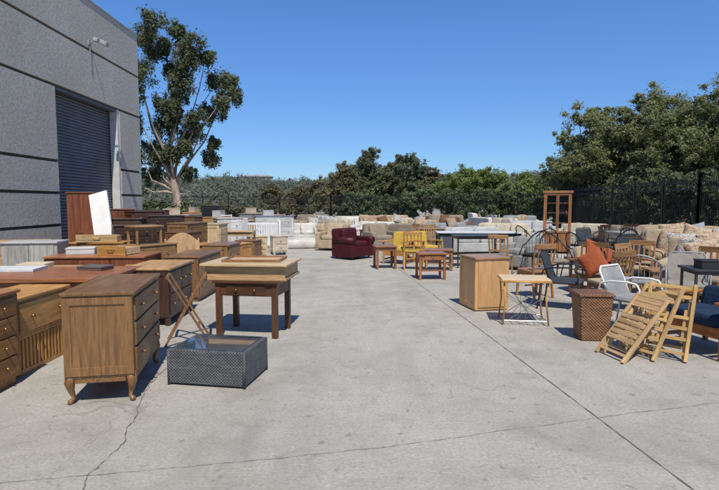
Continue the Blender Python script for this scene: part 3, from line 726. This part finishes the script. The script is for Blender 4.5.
def crack(name,pts,w,jit,mat,step=.12,z=.004):
    P=[]
    for (x0,y0),(x1,y1) in zip(pts[:-1],pts[1:]):
        L=math.hypot(x1-x0,y1-y0);n=max(1,int(L/step))
        for k in range(n):
            t=k/n;P.append((x0+(x1-x0)*t,y0+(y1-y0)*t))
    P.append(pts[-1])
    vs=[];fs=[];ox=0
    for i,(x,y) in enumerate(P):
        q=P[min(i+1,len(P)-1)];p=P[max(i-1,0)];dx,dy=q[0]-p[0],q[1]-p[1];L=math.hypot(dx,dy) or 1;nx,ny=-dy/L,dx/L
        ox=ox*.85+random.uniform(-jit,jit);ww=w*random.uniform(.25,1.4)/2
        vs+=[(x+nx*(ox+ww),y+ny*(ox+ww),z),(x+nx*(ox-ww),y+ny*(ox-ww),z)]
    for i in range(len(P)-1): fs.append((2*i,2*i+1,2*i+3,2*i+2))
    o=mesh_obj(name,M()._add(vs,fs),mat);o["kind"]="structure"
CK=plain((.17,.155,.13),.95,0,.5);CK2=plain((.22,.203,.173),.95,0,.4)
crack('pavement_joint',[(2.0,1.2),(1.87,2.8),(.88,13.4),(-.35,26),(-1,34)],.010,.002,CK,.06,.004)
crack('pavement_joint',[(-3.4,0),(-3.9,14),(-4.2,34)],.012,.003,CK2,.2,.005)
crack('pavement_joint',[(6.9,0),(5.9,14),(5.2,34)],.012,.003,CK2,.2,.005)
crack('pavement_crack',[(6.5,4.9),(2.93,4.1),(1.9,3.82),(.13,3.3),(-1.6,2.95),(-3.2,2.7)],.0045,.005,CK2,.03,.006)
crack('pavement_crack',[(-1.45,2.4),(-1.58,2.95),(-1.6,3.4),(-1.68,3.8),(-1.85,4.5),(-1.9,6)],.0055,.011,CK,.03,.007)
crack('pavement_crack',[(1.45,7.9),(1.9,7.1),(2.4,6.6),(3,5.6)],.005,.012,CK2,.05,.007)
crack('pavement_joint',[(-8,9.6),(1.3,9.9),(9,10.2)],.008,.003,CK2,.2,.008)
crack('pavement_joint',[(-8,16.4),(1,16.7),(9,17)],.012,.003,CK2,.2,.008)

# ================================================================= FENCE
def fence(pts,h,label):
    x0,y0=pts[0];th=thing('iron_fence',label,'fence',(x0,y0,0),0,'black iron fence around the yard')
    rail=M();pk=M()
    for (ax,ay),(bx,by) in zip(pts[:-1],pts[1:]):
        ax-=x0;bx-=x0;ay-=y0;by-=y0
        L=math.hypot(bx-ax,by-ay);n=max(1,round(L/2.4))
        for k in range(n+1):
            t=k/n;x=ax+(bx-ax)*t;y=ay+(by-ay)*t
            part(th,'post',M().bb(x-.04,x+.04,y-.04,y+.04,0,h+.12).bb(x-.05,x+.05,y-.05,y+.05,h+.121,h+.15),BLACKM)
        for z in(.2,h-.35,h-.12): rail.beam((ax,ay,z),(bx,by,z),.035,.035)
        q=int(L/.115)
        for k in range(q):
            t=(k+.5)/q;x=ax+(bx-ax)*t;y=ay+(by-ay)*t
            pk.tube([(x,y,.06),(x,y,h-.04),(x,y,h-.03),(x,y,h+.04)],[.011,.011,.02,.002],4)
    part(th,'rail',rail,BLACKM);part(th,'pickets',pk,BLACKM)
fence([(10.5,11),(11.0,17),(12.6,34)],2.4,'black iron picket fence beside the chairs and trees')
fence([(12.6,34),(-2.5,46),(-16,46)],2.25,'black iron picket fence behind the rows of sofas')

# ================================================================= FOLIAGE
def leafmat(c1,c2,trans=.25):
    m,nt,b=newmat('foliage')
    g_=N(nt,'ShaderNodeNewGeometry');n=noise(nt,objco(nt),.8,3)
    col=mixc(nt,g_.outputs['Random Per Island'],c1,c2)
    col=mixc(nt,ramp(nt,n,.4,.65,0,.4),col,sc(c1,.65))
    nt.links.new(col,b.inputs['Base Color']);b.inputs['Roughness'].default_value=.6;b.inputs['Specular IOR Level'].default_value=.3
    tr=N(nt,'ShaderNodeBsdfTranslucent');nt.links.new(col,tr.inputs['Color'])
    mx=N(nt,'ShaderNodeMixShader');mx.inputs[0].default_value=trans
    out=nt.nodes['Material Output'];nt.links.new(b.outputs[0],mx.inputs[1]);nt.links.new(tr.outputs[0],mx.inputs[2]);nt.links.new(mx.outputs[0],out.inputs[0])
    return m
def leaves(name,clumps,per,size,mat,subs=10,flat=.85,droop=0,sub=(.22,.45),up=.35,reach=1.05,spread=.55):
    C=[];Rr=[]
    for x,y,z,r in clumps:
        for k in range(subs):
            d=rng.normal(size=3);d/=np.linalg.norm(d)
            q=rng.uniform(.3,reach)
            C.append((x+d[0]*r*q,y+d[1]*r*q,z+d[2]*r*q*flat));Rr.append(r*rng.uniform(*sub))
    C=np.array(C);Rr=np.array(Rr)
    C=np.repeat(C,per,0);Rr=np.repeat(Rr,per)
    n=len(C)
    g_=rng.normal(size=(n,3));d=g_/np.linalg.norm(g_,axis=1)[:,None]
    P=C+g_*Rr[:,None]*spread*np.array([1,1,.8])
    P[:,2]-=droop*rng.uniform(0,1,n)**2
    P[:,2]=np.maximum(P[:,2],.05)
    nor=d*.55+rng.normal(size=(n,3))*.45+np.array([0,-.25,up]);nor/=np.linalg.norm(nor,axis=1)[:,None]
    a=np.cross(nor,rng.normal(size=(n,3)));a/=np.linalg.norm(a,axis=1)[:,None];bb=np.cross(nor,a)
    s=size*rng.uniform(.5,1.3,n)[:,None]
    V=np.empty((n,4,3));V[:,0]=P-a*s;V[:,1]=P-bb*s*.45;V[:,2]=P+a*s;V[:,3]=P+bb*s*.45
    me=bpy.data.meshes.new(name);me.vertices.add(4*n);me.vertices.foreach_set('co',V.reshape(-1))
    me.loops.add(4*n);me.loops.foreach_set('vertex_index',np.arange(4*n,dtype=np.int32))
    me.polygons.add(n);me.polygons.foreach_set('loop_start',np.arange(0,4*n,4,dtype=np.int32))
    me.update(calc_edges=True);me.validate();me.materials.append(mat)
    o=bpy.data.objects.new(name,me);link(o);return o
def trunkmesh(base,fork,clumps,r,limb=.42,frac=1.0):
    m=M();bx,by=base
    fx,fy,fz=fork
    pts=[];rs=[]
    for k in range(9):
        t=k/8;pts.append((bx+(fx-bx)*t+math.sin(t*5)*r*.5,by+(fy-by)*t,fz*t));rs.append(r*(1.25-.5*t) if k else r*1.5)
    m.tube(pts,rs,12)
    for x,y,z,cr in clumps:
        if random.random()>frac: continue
        st=Vector(pts[random.randint(5,8)]);en=Vector((x,y,z))
        if en.z<st.z+.3: st=Vector(pts[4])
        mid=(st+en)/2+Vector((random.uniform(-.3,.3),random.uniform(-.3,.3),-(en-st).length*.08))
        q=st.lerp(mid,.5)+Vector((0,0,.1));w=mid.lerp(en,.5)+Vector((random.uniform(-.2,.2),0,.1))
        m.tube([st,q,mid,w,en],[r*limb,r*limb*.75,r*limb*.5,r*limb*.3,r*.05],7)
    return m
def bark(c,c2):
    m,nt,b=newmat('bark');n=noise(nt,objco(nt,(3,3,.6)),1.5,5)
    nt.links.new(mixc(nt,ramp(nt,n,.4,.6),c,c2),b.inputs['Base Color']);b.inputs['Roughness'].default_value=.85;bump(nt,b,n,.6,.05);return m
BPALE=bark((.48,.37,.28),(.26,.19,.14));BDARK=bark((.12,.09,.07),(.2,.16,.12))
def tree(base,fork,clumps,r,lm,bm,label,per,size,name='tree',subs=10,group=None,droop=0,flat=.85,limb=.42,frac=1,**k):
    th=thing(name,label,'tree',(0,0,0),0,group)
    th.location=(base[0],base[1],0)
    bx,by=base
    loc=[(x-bx,y-by,z,q) for x,y,z,q in clumps]
    part(th,'trunk',trunkmesh((0,0),(fork[0]-bx,fork[1]-by,fork[2]),loc,r,limb,frac),bm,0,True)
    o=leaves('crown',loc,per,size,lm,subs,flat,droop,**k);o.parent=th
    return th
# eucalyptus
s=30.1/523
cl=[(152,30,10),(170,26,10),(160,46,13),(187,45,9),(206,48,11),(221,76,12),(233,88,8),(200,66,11),(158,76,14),(148,100,13),(185,90,10),(213,104,10),(166,122,13),(150,140,12),(191,128,10),(204,151,8),(154,168,10),(138,60,10),(138,118,11),(136,38,8),(227,70,7),(176,148,8),(190,167,6),(162,152,10),(138,85,11),(146,182,8),(215,58,7),(183,24,8),(178,64,8),(172,102,9),(203,116,9),(226,100,6),(209,136,7),(196,84,9),(172,45,8),(180,116,8),(188,106,8),(146,156,9),(195,144,7)]
clumps=[((px-359.5)*s,30+random.uniform(-1.6,1.6),(1.6+(202-py)*s)*.965,r*s) for px,py,r in cl]
EU=leafmat((.07,.085,.038),(.175,.19,.09),.33)
tree((-10.35,30),(-10.7,30,4.2),clumps,.22,EU,BPALE,'tall eucalyptus tree with pale trunk and sparse crown',95,.08,'eucalyptus_tree',20,droop=.45,limb=.4,frac=.5,sub=(.15,.45),reach=1.28,spread=.66)
def ell(cx,cy,cz,rx,rz,n,r,low=-2):
    out=[]
    while len(out)<n:
        d=rng.normal(size=3);d/=np.linalg.norm(d);q=rng.uniform(.35,1)
        if d[2]<low:continue
        out.append((cx+d[0]*rx*q,cy+d[1]*rx*q*.8,max(.9,cz+d[2]*rz*q),r*rng.uniform(.6,1.3)))
    return out
OL=leafmat((.15,.165,.06),(.33,.335,.15),.42);OL2=leafmat((.13,.15,.055),(.29,.3,.13),.42)
def rt(px,Y,top,rx,rz,n,r,lm,per,size,label,name='tree',tr=.2,**k):
    X=(px-359.5)/523*Y; cz=top-rz
    cl=ell(X,Y,cz,rx-r*.6,rz-r*.5,n,r)
    k.setdefault('subs',16);k.setdefault('reach',1.3);k.setdefault('sub',(.15,.42))
    return tree((X,Y),(X+random.uniform(-.3,.3),Y,max(1.2,cz*.6)),cl,tr,lm,BDARK,label,per,size,name,frac=.6,**k)
gt='olive green trees behind the iron fence'
rt(598,30,7.7,2.7,3.3,34,.8,OL,120,.075,'broad olive green tree behind the iron fence',group=gt)
rt(641,28,7.9,2.6,3.6,36,.8,OL,120,.075,'olive green tree with a grey trunk',group=gt)
rt(690,25,7.8,2.6,3.7,38,.8,OL2,125,.07,'dense olive green tree overhanging the fence',group=gt)
rt(742,23,8.1,2.6,3.8,28,.8,OL2,120,.07,'dense olive green tree overhanging the fence',group=gt)
rt(664,33,8.6,2.8,4,26,.95,OL,100,.09,'dense olive green tree behind the other trees',group=gt)
rt(568,34,6.6,2.1,2.8,24,.8,OL,100,.08,'small rounded olive green tree',group=gt)
rt(616,36,7.8,3.0,3.5,26,1.0,OL2,90,.1,'dense olive green tree behind the other trees',group=gt)
BR=leafmat((.11,.1,.045),(.21,.19,.1),.35);GRN=leafmat((.11,.15,.035),(.25,.3,.08),.4);DO=leafmat((.09,.105,.05),(.19,.205,.1),.35)
gm2='trees beyond the fence'
rt(345,62,7.0,2.2,3.4,22,.9,BR,70,.14,'brownish olive tree beyond the fence',group=gm2)
rt(372,64,8.2,2.2,4.2,26,.9,DO,70,.14,'tall dark olive tree beyond the fence',group=gm2)
rt(390,66,7.6,2.2,3.8,24,.9,BR,70,.14,'tall dark olive tree beyond the fence',group=gm2)
rt(411,60,7.8,2.4,4,28,.9,DO,70,.14,'tall dark olive tree beyond the fence',group=gm2)
rt(430,60,6.3,2.2,3,22,.9,BR,70,.14,'brownish olive tree beyond the fence',group=gm2)
rt(358,70,6.9,3.0,3.2,24,1.0,DO,65,.15,'dark olive tree beyond the fence',group=gm2)
for px,Y,top in[(452,56,5.0),(470,58,5.4),(488,54,4.9),(505,56,4.8),(522,50,4.4),(545,47,4.4)]:
    rt(px,Y,top,2.4,2.3,20,.9,GRN,65,.13,'bright green rounded tree beyond the fence',tr=.12,group='bright green trees beyond the fence')
for px,Y,top in[(318,90,5.5),(330,75,4.6),(300,95,4.8),(275,100,5)]:
    rt(px,Y,top,3.4,2.4,16,1.2,BR,55,.22,'brownish olive tree beyond the fence',tr=.12,group=gm2)
HD=leafmat((.05,.065,.028),(.13,.15,.065),.25)
def hedge(pts,w,h,n,label,lm=HD,size=.09,per=80):
    cl=[]
    for (ax,ay),(bx,by) in zip(pts[:-1],pts[1:]):
        L=math.hypot(bx-ax,by-ay)
        for k in range(int(L*n)):
            t=random.random();cl.append((ax+(bx-ax)*t+random.uniform(-w,w),ay+(by-ay)*t+random.uniform(-w,w),random.uniform(.3,h-.5),random.uniform(.5,.8)))
    o=leaves('hedge',cl,per,size,lm,8,reach=1.3);o["label"]=label;o["category"]="hedge";return o
hedge([(12.4,12),(12.9,18),(14.2,35)],.6,3.0,7,'dense dark green hedge behind the iron fence')
hedge([(14.2,36),(-2,48.5)],.7,3.0,4,'dark green shrubs behind the back fence',leafmat((.06,.085,.03),(.15,.185,.07)),.13,60)
hedge([(-2.5,49),(-17,49)],.7,1.7,2,'low brown green shrubs behind the back fence',BR,.14,50)
hedge([(-8.5,28),(-18,27)],.7,1.9,3,'low shrubs beside the eucalyptus trunk',HD,.12,50)
# hill
hm,nt,b=newmat('hill_soil');n=noise(nt,objco(nt),.05,6)
nt.links.new(mixc(nt,ramp(nt,n,.4,.6),(.12,.13,.09),(.23,.21,.16)),b.inputs['Base Color']);b.inputs['Roughness'].default_value=1
def hh(x,y):
    px=359.5+x/y*523
    t=min(1,max(0,(y-110)/110));t=t*t*(3-2*t)
    base=10.2+1.1*math.sin(px*.014+.5)+.7*math.sin(px*.06)
    return t*(base+(y-220)*.02)-.3
vs=[];fs=[];nx=70;ny=14
for j in range(ny):
    y=100+j*24
    for i in range(nx):
        x=-320+640*i/(nx-1);vs.append((x,y,hh(x,y)))
for j in range(ny-1):
    for i in range(nx-1): a=j*nx+i;fs.append((a,a+1,a+nx+1,a+nx))
o=mesh_obj('hill',M()._add(vs,fs),hm,0,True);o["kind"]="structure"
cl=[]
for k in range(1300):
    y=random.uniform(120,270);x=random.uniform(-.55,.6)*y
    r=random.uniform(1.2,3.6);cl.append((x,y,hh(x,y)+r*.4,r))
FW_HAZE=leafmat((.11,.125,.09),(.2,.215,.16),.3)  # far woods lighter and greyer: distance haze mixed into the leaf colour
o=leaves('distant_woods',cl,26,.38,FW_HAZE,9);o["kind"]="stuff";o["label"]="distant hillside covered in haze-paled olive green trees";o["category"]="woods"
HW=plain((.42,.42,.41),.8);HR=plain((.3,.29,.27),.8)
for x,y,w in[(-45,232,13)]:
    th=thing('house','pale house with a low roof on the hillside','house',(x,y,hh(x,y)+1.4),random.uniform(-20,20))
    part(th,'wall',M().bb(-w/2,w/2,-4,4,-2,2.2),HW)
    m=M();m._add([(-w/2-.5,-4.5,2.21),(w/2+.5,-4.5,2.21),(w/2+.5,4.5,2.21),(-w/2-.5,4.5,2.21),(-w/2+2,0,3.2),(w/2-2,0,3.2)],[(0,1,5,4),(1,2,5),(2,3,4,5),(3,0,4),(3,2,1,0)])
    part(th,'roof',m,HR)
    part(th,'window',M().bb(-w*.3,-w*.2,-4.03,-3.99,.3,1.5),DARK)
    part(th,'window',M().bb(w*.1,w*.25,-4.03,-3.99,.3,1.5),DARK)

# ================================================================= LIGHT, SKY, CAMERA
EL=59;AZ=-10
w=bpy.data.worlds.new('World');scene.world=w;w.use_nodes=True
nt=w.node_tree;bg=nt.nodes['Background']
sk=nt.nodes.new('ShaderNodeTexSky');sk.sky_type='NISHITA';sk.sun_disc=False
sk.sun_elevation=R(EL);sk.sun_rotation=R(180+AZ);sk.air_density=1.0;sk.dust_density=0;sk.ozone_density=1.6;sk.altitude=0
tc=nt.nodes.new('ShaderNodeTexCoord');sx=nt.nodes.new('ShaderNodeSeparateXYZ');nt.links.new(tc.outputs['Generated'],sx.inputs[0])
gradf=ramp(nt,sx.outputs[2],0,.3)
grad=mixc(nt,gradf,(.42,.6,.9),(.52,.82,1.22))
tint=mixc(nt,1.0,sk.outputs[0],grad,'MULTIPLY')
nt.links.new(tint,bg.inputs[0]);bg.inputs[1].default_value=.122
sd=bpy.data.lights.new('sun','SUN');sd.energy=5.0;sd.angle=R(.5);sd.color=(1,.95,.85)
so=bpy.data.objects.new('sun',sd);link(so)
tr=Vector((math.sin(R(AZ))*math.cos(R(EL)),math.cos(R(AZ))*math.cos(R(EL)),-math.sin(R(EL))))
so.rotation_euler=tr.to_track_quat('-Z','Y').to_euler()
so.location=(0,0,20)
cd=bpy.data.cameras.new('camera');cd.sensor_width=36;cd.lens=26.19;cd.clip_end=3000;cd.clip_start=.05
co=bpy.data.objects.new('camera',cd);link(co);co.location=(0,0,1.6);co.rotation_euler=(R(90-4.6),0,0)
scene.camera=co
